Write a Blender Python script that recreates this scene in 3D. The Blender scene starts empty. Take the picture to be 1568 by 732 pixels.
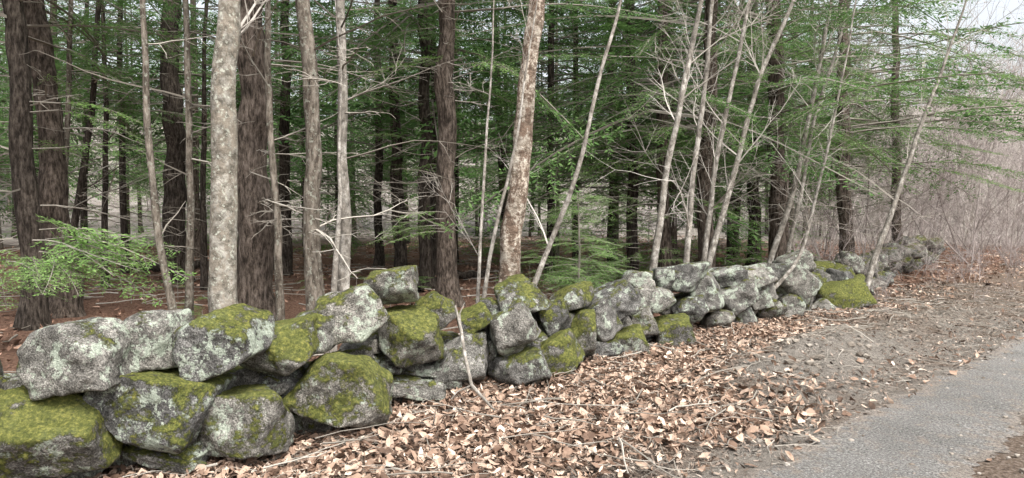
import bpy, bmesh, math
import numpy as np
from mathutils import Vector
rng = np.random.default_rng(7)
scene = bpy.context.scene
COL = scene.collection

# ------------------------------------------------------------------ camera
F_PX = 1060.0; HC = 1.6; PITCH = math.atan(36/F_PX)
cam_d = bpy.data.cameras.new("camera"); cam = bpy.data.objects.new("camera", cam_d); COL.objects.link(cam)
cam_d.sensor_width = 36; cam_d.lens = F_PX/1568*36; cam_d.clip_end = 900; cam_d.clip_start = 0.05
cam.location = (0, 0, HC); cam.rotation_euler = (math.pi/2-PITCH, 0, 0)
scene.camera = cam
cp, sp = math.cos(PITCH), math.sin(PITCH)
def P(px, py, d):
    "survey point (photo measurement + distance) -> world metres"
    a = (px-784)/F_PX; b = -(py-366)/F_PX
    v = np.array([a, cp+b*sp, -sp+b*cp]); v *= d/v[1]
    return v+np.array([0, 0, HC])

# ------------------------------------------------------------------ noise
def _h(ix, iy, iz, seed):
    n = (ix*374761393+iy*668265263+iz*2147483647+seed*974634777) & 0x7fffffff
    n = ((n ^ (n >> 13))*1274126177) & 0x7fffffff
    n = (n ^ (n >> 16)) & 0xffff
    return n/65535.0*2-1
def vn(p, seed=0):
    p = np.asarray(p, float); i = np.floor(p).astype(np.int64); f = p-i; f = f*f*(3-2*f)
    o = 0
    for a in (0, 1):
        wa = f[:, 0] if a else 1-f[:, 0]
        for b in (0, 1):
            wb = f[:, 1] if b else 1-f[:, 1]
            for c in (0, 1):
                wc = f[:, 2] if c else 1-f[:, 2]
                o = o+wa*wb*wc*_h(i[:, 0]+a, i[:, 1]+b, i[:, 2]+c, seed)
    return o
def fbm(p, oct=4, seed=0, g=0.5):
    o = 0; a = 1
    p = np.asarray(p, float)
    for k in range(oct):
        o = o+a*vn(p*(2.03**k)+k*17.3, seed+k); a *= g
    return o
def sstep(a, b, x):
    t = np.clip((x-a)/(b-a), 0, 1); return t*t*(3-2*t)

# ------------------------------------------------------------------ terrain
RN = np.array([-0.68, 0.733]); RT = np.array([0.733, 0.68]); R0 = np.array([1.41, 4.2])
def sc(x, y): return (x-R0[0])*RN[0]+(y-R0[1])*RN[1]
def tc(x, y): return (x-R0[0])*RT[0]+(y-R0[1])*RT[1]
def bank(x, y):      # low disturbed dirt bank between wall and road
    s = sc(x, y); t = tc(x, y)
    return np.exp(-((s-1.1)/.5)**2)*np.exp(-((t-3.4)/1.7)**2)+.6*np.exp(-((s-1.2)/.6)**2)*np.exp(-((t-7.5)/3)**2)
def gz(x, y):
    x = np.atleast_1d(np.asarray(x, float)); y = np.atleast_1d(np.asarray(y, float))
    s = sc(x, y)
    p = np.stack([x, y, 0*x], 1)
    rough = sstep(0.0, 0.5, s)+sstep(-3.0, -3.6, s)
    z = rough*(0.035*fbm(p*1.3, 3, 5)+0.012*fbm(p*7, 3, 9))
    z += 0.04*sstep(1.2, 2.3, s)
    z -= 0.15*sstep(-0.5, -1.7, x)*sstep(1.3, 2.3, s)*sstep(3.6, 3.0, s)
    z += 0.16*sstep(2.9, 4.5, s)*(1+0.6*vn(p*0.35, 3))
    z += bank(x, y)*(0.19+.07*fbm(p*4.5, 3, 41))
    dist = np.sqrt(x*x+y*y)
    h = np.clip(dist-42, 0, 110)
    z += sstep(-10, 10, y)*(0.2*h)*sstep(0, 25, h)
    z += rough*0.25*sstep(12, 40, dist)*vn(p*0.12, 8)
    return z
def g1(x, y): return float(gz(x, y)[0])

# ------------------------------------------------------------------ mesh helpers
def make_mesh(name, V, Fq, mat=None, smooth=False, attrs=None, mats=None, midx=None):
    V = np.ascontiguousarray(V, dtype=np.float32); Fq = np.ascontiguousarray(Fq, dtype=np.int32)
    me = bpy.data.meshes.new(name); k = Fq.shape[1]; n = len(Fq)
    me.vertices.add(len(V)); me.vertices.foreach_set("co", V.ravel())
    me.loops.add(n*k); me.loops.foreach_set("vertex_index", Fq.ravel())
    me.polygons.add(n)
    me.polygons.foreach_set("loop_start", np.arange(0, n*k, k, dtype=np.int32))
    me.polygons.foreach_set("use_smooth", np.full(n, smooth, dtype=bool))
    if midx is not None: me.polygons.foreach_set("material_index", np.asarray(midx, dtype=np.int32))
    for m in (mats or [mat]): me.materials.append(m)
    me.update(calc_edges=True)
    for an, av in (attrs or {}).items():
        at = me.attributes.new(an, 'FLOAT', 'POINT'); at.data.foreach_set("value", np.ascontiguousarray(av, dtype=np.float32))
    return me
def obj(name, me, parent=None, loc=None, rot=None, scale=None):
    o = bpy.data.objects.new(name, me); COL.objects.link(o)
    if parent: o.parent = parent
    if loc is not None: o.location = loc
    if rot is not None: o.rotation_euler = rot
    if scale is not None: o.scale = scale if hasattr(scale, '__len__') else (scale,)*3
    return o
class Buf:
    def __init__(s): s.V = []; s.F = []; s.n = 0; s.M = []; s.A = []
    def add(s, V, F, m=0, a=0.5):
        s.V.append(V); s.F.append(F+s.n); s.n += len(V); s.M.append(np.full(len(F), m))
        s.A.append(np.full(len(V), a) if np.isscalar(a) else a)
    def mesh(s, name, mats, smooth=False):
        return make_mesh(name, np.concatenate(s.V), np.concatenate(s.F), mats=mats, smooth=smooth,
                         attrs={"rnd": np.concatenate(s.A)}, midx=np.concatenate(s.M))
def tube(buf, pts, rad, k=4, m=0, a=0.5):
    pts = np.asarray(pts, float); rad = np.asarray(rad, float); n = len(pts)
    T = np.gradient(pts, axis=0); T /= np.linalg.norm(T, axis=1)[:, None]+1e-9
    ref = np.array([0, 0, 1.]) if abs(T[:, 2]).mean() < 0.8 else np.array([1., 0, 0])
    A = np.cross(T, ref); A /= np.linalg.norm(A, axis=1)[:, None]+1e-9
    B = np.cross(T, A)
    th = np.arange(k)/k*2*math.pi
    V = pts[:, None, :]+rad[:, None, None]*(np.cos(th)[None, :, None]*A[:, None, :]+np.sin(th)[None, :, None]*B[:, None, :])
    idx = np.arange(n*k).reshape(n, k)
    F = np.stack([idx[:-1], np.roll(idx, -1, 1)[:-1], np.roll(idx, -1, 1)[1:], idx[1:]], -1).reshape(-1, 4)
    buf.add(V.reshape(-1, 3), F, m, a)
def path(start, d, L, n, wob, rg, droop=0.0, up=0.0):
    d = np.array(d, float); d /= np.linalg.norm(d); p = np.array(start, float); out = [p.copy()]
    for i in range(n):
        d = d+rg.normal(0, wob, 3)+np.array([0, 0, up-droop]); d /= np.linalg.norm(d)
        p = p+d*L/n; out.append(p.copy())
    return np.array(out)

# ------------------------------------------------------------------ materials
def newmat(name, rough=0.9, spec=0.2):
    m = bpy.data.materials.new(name); m.use_nodes = True
    nt = m.node_tree; b = nt.nodes["Principled BSDF"]
    b.inputs["Roughness"].default_value = rough; b.inputs["Specular IOR Level"].default_value = spec
    return m, nt, b
def N(nt, t, **kw):
    n = nt.nodes.new(t)
    for k, v in kw.items():
        if k in n.inputs: n.inputs[k].default_value = v
        else: setattr(n, k, v)
    return n
def coords(nt, scale=(1, 1, 1)):
    tcn = N(nt, "ShaderNodeTexCoord"); mp = N(nt, "ShaderNodeMapping"); mp.inputs["Scale"].default_value = scale
    nt.links.new(tcn.outputs["Object"], mp.inputs["Vector"]); return mp.outputs["Vector"]
def noise(nt, vec, scale, detail=4, rough=0.6):
    n = N(nt, "ShaderNodeTexNoise"); n.inputs["Scale"].default_value = scale; n.inputs["Detail"].default_value = detail
    n.inputs["Roughness"].default_value = rough
    nt.links.new(vec, n.inputs["Vector"]); return n.outputs["Fac"]
def ramp(nt, fac, stops):
    r = N(nt, "ShaderNodeValToRGB"); e = r.color_ramp.elements
    while len(e) < len(stops): e.new(0.5)
    for i, (p, c) in enumerate(stops):
        e[i].position = p; e[i].color = (*c, 1) if len(c) == 3 else c
    nt.links.new(fac, r.inputs["Fac"]); return r.outputs["Color"]
def g(v): return (v, v, v)
def mix(nt, fac, a, b, mode='MIX'):
    n = N(nt, "ShaderNodeMix"); n.data_type = 'RGBA'; n.blend_type = mode
    for s, v in ((n.inputs[0], fac), (n.inputs[6], a), (n.inputs[7], b)):
        if isinstance(v, (int, float)): s.default_value = v
        elif isinstance(v, tuple): s.default_value = (*v, 1)
        else: nt.links.new(v, s)
    return n.outputs[2]
def math_(nt, op, a, b=None, c=None):
    n = N(nt, "ShaderNodeMath"); n.operation = op
    for i, v in enumerate((a, b, c)):
        if v is None: continue
        if isinstance(v, (int, float)): n.inputs[i].default_value = v
        else: nt.links.new(v, n.inputs[i])
    return n.outputs[0]
def attr(nt, name):
    a = N(nt, "ShaderNodeAttribute"); a.attribute_name = name; return a.outputs["Fac"]
def bump(nt, b, h, strength=0.5, dist=0.02):
    n = N(nt, "ShaderNodeBump"); n.inputs["Strength"].default_value = strength; n.inputs["Distance"].default_value = dist
    nt.links.new(h, n.inputs["Height"]); nt.links.new(n.outputs[0], b.inputs["Normal"])

# stone
def stone_mat():
    m, nt, b = newmat("granite_lichen_moss", 0.95, 0.1); v = coords(nt)
    fine = noise(nt, v, 95, 3, 0.7); med = noise(nt, v, 14, 4, 0.65); big = noise(nt, v, 4.5, 3, 0.6)
    gran = ramp(nt, fine, [(0.32, (0.06, 0.058, 0.055)), (0.46, (0.18, 0.176, 0.166)), (0.56, (0.29, 0.283, 0.268)), (0.70, (0.50, 0.49, 0.46))])
    stain = ramp(nt, med, [(0.36, g(0.38)), (0.6, g(1.0))])
    c = mix(nt, 0.85, gran, stain, 'MULTIPLY')
    dk = ramp(nt, big, [(0.38, g(0.45)), (0.6, g(1.0))])
    c = mix(nt, 0.8, c, dk, 'MULTIPLY')
    c = mix(nt, 1.0, c, ramp(nt, attr(nt, "tone"), [(0, (0.70, 0.70, 0.71)), (1, (1.25, 1.2, 1.12))]), 'MULTIPLY')
    # lichen crusts
    ln = noise(nt, v, 6, 6, 0.8)
    la = math_(nt, 'ADD', ln, math_(nt, 'MULTIPLY', attr(nt, "lichen"), 0.10))
    lm = ramp(nt, la, [(0.605, g(0)), (0.64, g(1))])
    lc = ramp(nt, fine, [(0.3, (0.22, 0.26, 0.205)), (0.65, (0.48, 0.53, 0.44))])
    c = mix(nt, math_(nt, 'MULTIPLY', lm, 0.72), c, lc)
    # moss
    geo = N(nt, "ShaderNodeNewGeometry"); sx = N(nt, "ShaderNodeSeparateXYZ"); nt.links.new(geo.outputs["Normal"], sx.inputs[0])
    mn = noise(nt, v, 5.0, 7, 0.78)
    ma = math_(nt, 'ADD', math_(nt, 'ADD', mn, math_(nt, 'MULTIPLY', sx.outputs[2], 0.13)), math_(nt, 'MULTIPLY', attr(nt, "moss"), 0.31))
    mm = ramp(nt, ma, [(0.66, g(0)), (0.73, g(1))])
    mc = ramp(nt, noise(nt, v, 38, 4, 0.75), [(0.3, (0.028, 0.034, 0.010)), (0.5, (0.085, 0.095, 0.024)), (0.68, (0.21, 0.20, 0.055))])
    c = mix(nt, math_(nt, 'MULTIPLY', mm, .95), c, mc)
    nt.links.new(c, b.inputs["Base Color"])
    h = math_(nt, 'ADD', math_(nt, 'MULTIPLY', fine, 0.4), math_(nt, 'ADD', med, math_(nt, 'MULTIPLY', mm, 0.5)))
    bump(nt, b, h, 0.9, 0.03)
    return m
M_STONE = stone_mat()

def bark_mat(name, cols, stretch=(9, 9, 1.6), patches=None, bs=0.9, lich=None, dist=0.03):
    m, nt, b = newmat(name, 0.95, 0.15); v = coords(nt, stretch); v1 = coords(nt)
    n = noise(nt, v, 2.2, 5, 0.72); n2 = noise(nt, v1, 3.0, 3)
    c = ramp(nt, n, [(0.38, cols[0]), (0.5, cols[1]), (0.64, cols[2])])
    c = mix(nt, 0.7, c, ramp(nt, n2, [(0.35, g(0.5)), (0.65, g(1.1))]), 'MULTIPLY')
    if patches:
        vp = coords(nt, (3.5, 3.5, 2.2)); pn = noise(nt, vp, 2.6, 7, 0.8)
        c = mix(nt, ramp(nt, pn, [(0.47, g(0)), (0.53, g(1))]), c, mix(nt, 0.7, patches, ramp(nt, n, [(0.36, g(.35)), (0.62, g(1.5))]), 'MULTIPLY'))
    if lich:
        c = mix(nt, ramp(nt, noise(nt, v1, 22, 5, 0.7), [(0.56, g(0)), (0.62, g(0.8))]), c, lich)
    nt.links.new(c, b.inputs["Base Color"]); bump(nt, b, n, bs, dist); return m
M_BARK = {
 'pine': bark_mat("pine_bark", [(0.028, 0.022, 0.017), (0.095, 0.074, 0.06), (0.20, 0.163, 0.138)], (12, 12, 3.2), None, 1.0, None, .05),
 'grey': bark_mat("grey_bark", [(0.11, 0.10, 0.08), (0.25, 0.23, 0.196), (0.38, 0.36, 0.318)], (6, 6, 6), (0.20, 0.175, 0.142), 0.7, (0.42, 0.43, 0.365)),
 'brown': bark_mat("brown_bark", [(0.06, 0.048, 0.038), (0.155, 0.132, 0.107), (0.27, 0.235, 0.198)], (10, 10, 3), None, 0.8, (0.27, 0.275, 0.23)),
 'birch': bark_mat("birch_bark", [(0.20, 0.16, 0.12), (0.42, 0.36, 0.295), (0.62, 0.57, 0.49)], (6, 6, 9), (0.14, 0.10, 0.075), 1.0),
 'white': bark_mat("pale_bark", [(0.13, 0.115, 0.098), (0.33, 0.305, 0.272), (0.52, 0.495, 0.45)], (7, 7, 5), (0.20, 0.18, 0.155), 0.5),
 'dark': bark_mat("dark_bark", [(0.018, 0.014, 0.011), (0.055, 0.044, 0.036), (0.12, 0.10, 0.084)], (12, 12, 3.2), None, 1.0, None, .05),
}
def twig_mat(name, c0, c1):
    m, nt, b = newmat(name, 0.9, 0.2)
    nt.links.new(ramp(nt, attr(nt, "rnd"), [(0, c0), (1, c1)]), b.inputs["Base Color"]); return m
M_TWIG = twig_mat("dead_twig", (0.11, 0.095, 0.078), (0.38, 0.35, 0.305))
M_TWIGP = twig_mat("pale_twig", (0.26, 0.235, 0.205), (0.52, 0.485, 0.44))
M_TWIGR = twig_mat("reddish_twig", (0.17, 0.14, 0.128), (0.41, 0.36, 0.345))
def leafy(name, stops, trans=0.35, attrn="rnd", objr=0.25):
    m, nt, b = newmat(name, 0.8, 0.1)
    f = attr(nt, attrn)
    if objr:
        oi = N(nt, "ShaderNodeObjectInfo")
        f = math_(nt, 'ADD', math_(nt, 'MULTIPLY', f, 1-objr), math_(nt, 'MULTIPLY', oi.outputs["Random"], objr))
    c = ramp(nt, f, stops); nt.links.new(c, b.inputs["Base Color"])
    if trans > 0:
        t = N(nt, "ShaderNodeBsdfTranslucent"); nt.links.new(c, t.inputs[0])
        mx = N(nt, "ShaderNodeMixShader"); mx.inputs[0].default_value = trans
        nt.links.new(b.outputs[0], mx.inputs[1]); nt.links.new(t.outputs[0], mx.inputs[2])
        nt.links.new(mx.outputs[0], nt.nodes["Material Output"].inputs[0])
    return m
M_NEED = leafy("hemlock_needles", [(0, (0.04, 0.08, 0.03)), (0.35, (0.08, 0.16, 0.05)), (0.7, (0.145, 0.26, 0.085)), (1, (0.26, 0.39, 0.15))], .4)
M_NEEDB = leafy("fresh_hemlock_needles", [(0, (0.08, 0.155, 0.045)), (0.5, (0.165, 0.295, 0.085)), (1, (0.29, 0.44, 0.15))], .4)
M_LEAF = leafy("dead_leaves", [(0, (0.05, 0.034, 0.026)), (0.3, (0.18, 0.118, 0.086)), (0.55, (0.335, 0.235, 0.175)), (0.8, (0.50, 0.385, 0.305)), (1, (0.72, 0.61, 0.515))], 0.0, objr=0)
M_DEB = leafy("litter_debris", [(0, (0.045, 0.034, 0.027)), (0.5, (0.19, 0.145, 0.115)), (1, (0.42, 0.35, 0.295))], 0.0, objr=0)
M_LEAFF = leafy("forest_floor_leaves", [(0, (0.08, 0.046, 0.033)), (0.5, (0.24, 0.142, 0.102)), (0.85, (0.39, 0.255, 0.19)), (1, (0.56, 0.43, 0.34))], 0.0, objr=0)

def ground_mat():
    m, nt, b = newmat("leaf_litter_soil", 0.97, 0.1); v = coords(nt)
    a = noise(nt, v, 34, 4, 0.75); l = noise(nt, v, 1.6, 5, 0.65); f = noise(nt, v, 120, 2, 0.8)
    forest = ramp(nt, a, [(0.32, (0.05, 0.029, 0.021)), (0.5, (0.175, 0.10, 0.07)), (0.66, (0.33, 0.205, 0.15))])
    verge = ramp(nt, a, [(0.32, (0.06, 0.044, 0.033)), (0.5, (0.19, 0.143, 0.11)), (0.66, (0.38, 0.31, 0.255))])
    grav = ramp(nt, f, [(0.3, (0.085, 0.075, 0.065)), (0.5, (0.25, 0.223, 0.193)), (0.68, (0.46, 0.425, 0.38))])
    hill = ramp(nt, noise(nt, v, 1.3, 5, 0.8), [(0.35, (0.15, 0.13, 0.11)), (0.5, (0.26, 0.232, 0.205)), (0.65, (0.40, 0.368, 0.338))])
    c = mix(nt, attr(nt, "forest"), verge, forest)
    gm = ramp(nt, math_(nt, 'ADD', l, attr(nt, "gravel")), [(0.72, g(0)), (0.98, g(1))])
    c = mix(nt, gm, c, grav)
    c = mix(nt, attr(nt, "hill"), c, hill)
    nt.links.new(c, b.inputs["Base Color"]); bump(nt, b, math_(nt, 'ADD', a, f), 1.0, 0.035); return m
def road_mat():
    m, nt, b = newmat("worn_gravel_asphalt", 0.95, 0.1); v = coords(nt)
    f = noise(nt, v, 60, 5, 0.9); l = noise(nt, v, 1.1, 5, 0.6); md = noise(nt, v, 7, 7, 0.8)
    c = ramp(nt, f, [(0.36, (0.055, 0.053, 0.05)), (0.46, (0.19, 0.185, 0.175)), (0.54, (0.30, 0.29, 0.275)), (0.64, (0.64, 0.62, 0.59))])
    c = mix(nt, 0.7, c, ramp(nt, l, [(0.35, g(0.6)), (0.65, g(1.0))]), 'MULTIPLY')
    e_ = math_(nt, 'ADD', md, math_(nt, 'MULTIPLY', attr(nt, "edge"), .16))
    c = mix(nt, ramp(nt, e_, [(0.52, g(0)), (0.62, g(0.75))]), c, mix(nt, 1.0, (0.30, 0.255, 0.215), ramp(nt, f, [(.38, g(.35)), (.62, g(1.5))]), 'MULTIPLY'))
    nt.links.new(c, b.inputs["Base Color"]); bump(nt, b, f, 1.0, 0.025); return m

# ------------------------------------------------------------------ ground
n = 430; u = np.linspace(-1, 1, n)
gx = 2.5+10*u+260*np.sign(u)*np.abs(u)**5; gy = 9+9*u+260*np.sign(u)*np.abs(u)**5
X, Y = np.meshgrid(gx, gy); X = X.ravel(); Y = Y.ravel()
Z = gz(X, Y); S = sc(X, Y); Tt = tc(X, Y)
idx = np.arange(n*n).reshape(n, n)
Fq = np.stack([idx[:-1, :-1], idx[:-1, 1:], idx[1:, 1:], idx[1:, :-1]], -1).reshape(-1, 4)
pp = np.stack([X, Y, 0*X], 1)
forest = sstep(2.4, 3.2, S+0.3*vn(pp*1.5, 4))
gravel = np.where(S < 0.1, 0.42, 0.0)+0.42*sstep(1.5, 0.1, S)*(S >= 0.1)+0.5*bank(X, Y)
gravel = np.where((S < -0.9) & (S > -1.8), 0.2, gravel)
hill = sstep(30, 48, np.sqrt(X*X+Y*Y))
obj("ground", make_mesh("ground", np.stack([X, Y, Z], 1), Fq, ground_mat(), True, {"forest": forest, "gravel": gravel, "hill": hill}))

# road: two worn wheel tracks
M_ROAD = road_mat()
road = obj("road", None)
for nm, s0, s1 in (("wheel_track_near", -0.95, 0.0), ("wheel_track_far", -2.75, -1.8)):
    nt_, ns = 3600, 14
    tt = np.linspace(-12, 60, nt_)
    e0 = s0+0.06*fbm(np.stack([tt*3, 0*tt+s0, 0*tt], 1), 6, 2, .75); e1 = s1+0.06*fbm(np.stack([tt*3, 0*tt+9+s1, 0*tt], 1), 6, 3, .78)
    w = np.linspace(0, 1, ns)
    SS = e0[:, None]*(1-w)+e1[:, None]*w; TT = np.repeat(tt[:, None], ns, 1)
    xx = R0[0]+SS*RN[0]+TT*RT[0]; yy = R0[1]+SS*RN[1]+TT*RT[1]
    zz = gz(xx.ravel(), yy.ravel())+0.005+np.tile(np.sin(w*math.pi)**.5*.012, nt_)+0.004*vn(np.stack([xx.ravel(), yy.ravel(), 0*xx.ravel()], 1)*3, 1)*np.tile((w > 0)*(w < 1), nt_)
    ii = np.arange(nt_*ns).reshape(nt_, ns)
    FF = np.stack([ii[:-1, :-1], ii[1:, :-1], ii[1:, 1:], ii[:-1, 1:]], -1).reshape(-1, 4)
    edge = np.tile(np.clip(1-np.minimum(w, 1-w)/.22, 0, 1), nt_)
    obj(nm, make_mesh(nm, np.stack([xx.ravel(), yy.ravel(), zz], 1), FF, M_ROAD, True, {"edge": edge}), road)

# ------------------------------------------------------------------ stone wall
def ico(k):
    bm = bmesh.new(); bmesh.ops.create_icosphere(bm, subdivisions=k, radius=1)
    A = np.array([v.co[:] for v in bm.verts]); B = np.array([[v.index for v in f.verts] for f in bm.faces]); bm.free(); return A, B
ICO, ICOF = ico(6); ICM, ICMF = ico(5); ICS, ICSF = ico(4); IC1, IC1F = ico(1)
def boulder(rg, D, hx, hy, hz, ang=0.0, rough=1.0, p=26):
    pl = rg.normal(size=(10, 3)); pl /= np.linalg.norm(pl, axis=1)[:, None]
    pl = np.vstack([pl, [[0, 0, 1], [0, 0, -1], [0, -1, 0], [1, 0, 0], [-1, 0, 0], [0, 1, 0]]])
    h = rg.uniform(0.64, 1.0, len(pl))
    dt = np.clip(D@pl.T, 0, None)/h
    r = (dt**p).sum(1)**(-1/p)
    V = D*r[:, None]
    so = rg.uniform(0, 500, 3)
    V = V*(1+rough*(0.065*fbm(V*1.8+so, 3, 1))[:, None])
    asp = np.array([hx, hy, hz]); V = V*asp
    c, s = math.cos(ang), math.sin(ang)
    x = V[:, 0]*c-V[:, 2]*s; z = V[:, 0]*s+V[:, 2]*c; V = np.stack([x, V[:, 1], z], 1)
    mn, mx = V.min(0), V.max(0); V = (V-(mn+mx)/2)/((mx-mn)/2)*asp
    if len(D) > 200:
        k = V/0.12+so
        nrm = V/np.linalg.norm(V, axis=1)[:, None]
        V = V+nrm*(rough*(0.010*fbm(k, 5 if len(D) > 5000 else 3, 7, 0.6)-0.016*np.abs(fbm(V/0.3+so, 3, 17))))[:, None]
    return V
# wall foot measured in the photo: column -> distance
WX = [-80, 0, 80, 250, 370, 520, 640, 790, 860, 925, 1030, 1130, 1220, 1290, 1350, 1420]
WD = [3.95, 4.1, 4.2, 4.45, 4.7, 5.15, 5.75, 6.2, 6.7, 7.3, 8.2, 9.6, 10.6, 11.6, 15.5, 19.5]
def wd(px): return float(np.interp(px, WX, WD))
stones = [ # cx, cy, hw, hh, angle, moss, lichen, back
(78,661,97,73,-8,.72,.5,0),(122,546,80,60,-10,.08,.8,.05),(232,520,49,45,0,.06,.9,.12),(250,622,96,68,22,.50,.8,.05),
(342,526,72,58,-28,.38,.9,.02),(432,534,60,52,-12,.58,.6,.12),(370,641,75,53,3,.48,.5,.0),(480,507,47,38,-15,.28,.6,.2),
(520,592,82,56,12,.66,.7,.02),(545,479,56,46,-10,.26,.9,.15),(600,439,45,33,-8,.36,.9,.3),(627,515,51,45,-5,.66,.6,.05),
(668,476,34,31,-30,.62,.5,.2),(726,489,30,28,-30,.70,.5,.25),(706,545,43,39,0,.14,.5,.15),(785,503,46,47,-35,.16,.6,.1),
(792,567,53,36,-20,.24,.6,0),(800,453,44,32,-15,.44,.9,.3),(847,487,28,32,-20,.32,.4,.25),(858,541,43,42,-30,.70,.3,0),
(876,457,36,26,-20,.50,.5,.4),(920,486,34,33,-30,.18,.5,.15),(890,512,22,40,0,.66,.3,.1),(938,461,42,35,-30,.12,.5,.35),
(925,531,30,20,-30,.24,.5,.05),(961,522,31,25,-10,.54,.5,.1),(977,430,25,16,0,.1,.9,.5),(996,458,38,20,0,.12,.9,.35),
(984,490,21,21,0,.26,.4,.2),(1043,423,42,24,-5,.08,1.,.5),(1076,448,34,34,-20,.08,.9,.25),(1031,508,35,28,-8,.45,.5,.05),
(1055,474,28,24,-10,.2,.8,.2),(1120,455,36,32,-30,.06,.7,.3),(1110,424,32,20,-20,.06,.9,.5),(1150,424,34,22,-15,.06,.9,.5),
(1162,448,28,26,-20,.08,.8,.4),(1134,480,26,18,-20,.16,.7,.1),(1180,473,22,17,0,.45,.5,.15),(1212,437,34,36,-50,.04,.9,.3),
(1218,402,28,22,-30,.04,.9,.7),(1210,471,18,22,0,.25,.5,.1),(1287,454,44,29,-12,.72,.3,.0),(1190,420,18,18,0,.15,.5,.6),
(1228,468,15,20,20,.25,.5,.2),(1100,489,25,16,0,.2,.5,.05),(1015,430,16,20,0,.1,.9,.6),
(286,696,38,24,12,.3,.8,.0),(238,700,78,22,30,.40,.8,.0),(640,592,46,15,3,.15,.8,.0),(646,566,26,10,5,.1,.8,.15),
(566,530,20,13,-10,.1,.6,.4),(424,594,24,11,-8,.1,.4,.1),(604,566,12,9,0,.1,.6,.1),(548,628,26,10,12,.2,.9,-.02),
(573,628,16,13,0,.7,.3,-.02),(110,722,44,18,0,.15,.9,.1),(610,600,22,12,0,.25,.7,.05),(-60,600,50,110,0,.5,.5,.1),
(690,582,20,12,0,.2,.6,.05),(752,470,20,14,0,.40,.6,.4),(830,520,14,16,0,.2,.5,.3),(660,540,18,14,0,.1,.5,.3)]
wall = obj("stone_wall", None)
for i, (cx, cy, hw, hh, an, mo, li, bk) in enumerate(stones):
    rg = np.random.default_rng(100+i)
    d = wd(cx)+0.10+bk*1.0
    c = P(cx, cy, d); k = d/F_PX
    hx, hz = hw*k, hh*k
    hy = (hx+hz)/2*rg.uniform(0.95, 1.2) if hw < 70 else min(hx, hz)*1.1
    D, FF = (ICO, ICOF) if hw > 65 else ((ICM, ICMF) if hw > 25 else (ICS, ICSF))
    V = boulder(rg, D, hx, hy, hz, math.radians(-an), 1.0)
    V += c
    obj("boulder_%d" % (i+1), make_mesh("boulder", V, FF, M_STONE, True, {"moss": np.full(len(V), mo), "lichen": np.full(len(V), li), "tone": np.full(len(V), rg.random())}), wall)
# hearting stones behind the face + far end of the wall
b_ = Buf(); MOS = []; LIC = []; TON = []
rg = np.random.default_rng(5)
def pt_on(px):
    d = wd(px); return np.array([(px-784)/F_PX*d, d])
def addst(V):
    b_.add(V, ICSF); MOS.append(np.full(len(V), rg.uniform(0, .5))); LIC.append(np.full(len(V), rg.uniform(.2, .8))); TON.append(np.full(len(V), rg.random()))
for px in np.arange(-80, 1290, 13):
    q = pt_on(px)
    for j in range(3):
        r = rg.uniform(0.10, 0.19)
        off = 0.30+rg.uniform(0, 0.30); x = q[0]+RN[0]*off*0.7+rg.normal(0, .05); y = q[1]+RN[1]*off+0.12+rg.normal(0, .03)
        z = g1(x, y)+rg.uniform(0.05, 0.50)
        addst(boulder(rg, ICS, r*1.1, r, r*.8, rg.uniform(-.5, .5))+np.array([x, y, z]))
for px in np.linspace(1228, 1425, 120):
    q = pt_on(max(px, 1285)) if px > 1285 else pt_on(px)
    r = rg.uniform(0.13, 0.27)
    x = q[0]+rg.normal(0, .22)+(0.4 if px > 1290 else 0); y = q[1]+rg.uniform(0.5, 1.4)
    z = g1(x, y)+rg.uniform(0.0, 0.62)
    addst(boulder(rg, ICS, r*1.15, r, r*.85, rg.uniform(-.6, .6))+np.array([x, y, z]))
me = make_mesh("hearting_stones", np.concatenate(b_.V), np.concatenate(b_.F), M_STONE, True, {"moss": np.concatenate(MOS), "lichen": np.concatenate(LIC), "tone": np.concatenate(TON)})
obj("hearting_stones", me, wall)

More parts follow.
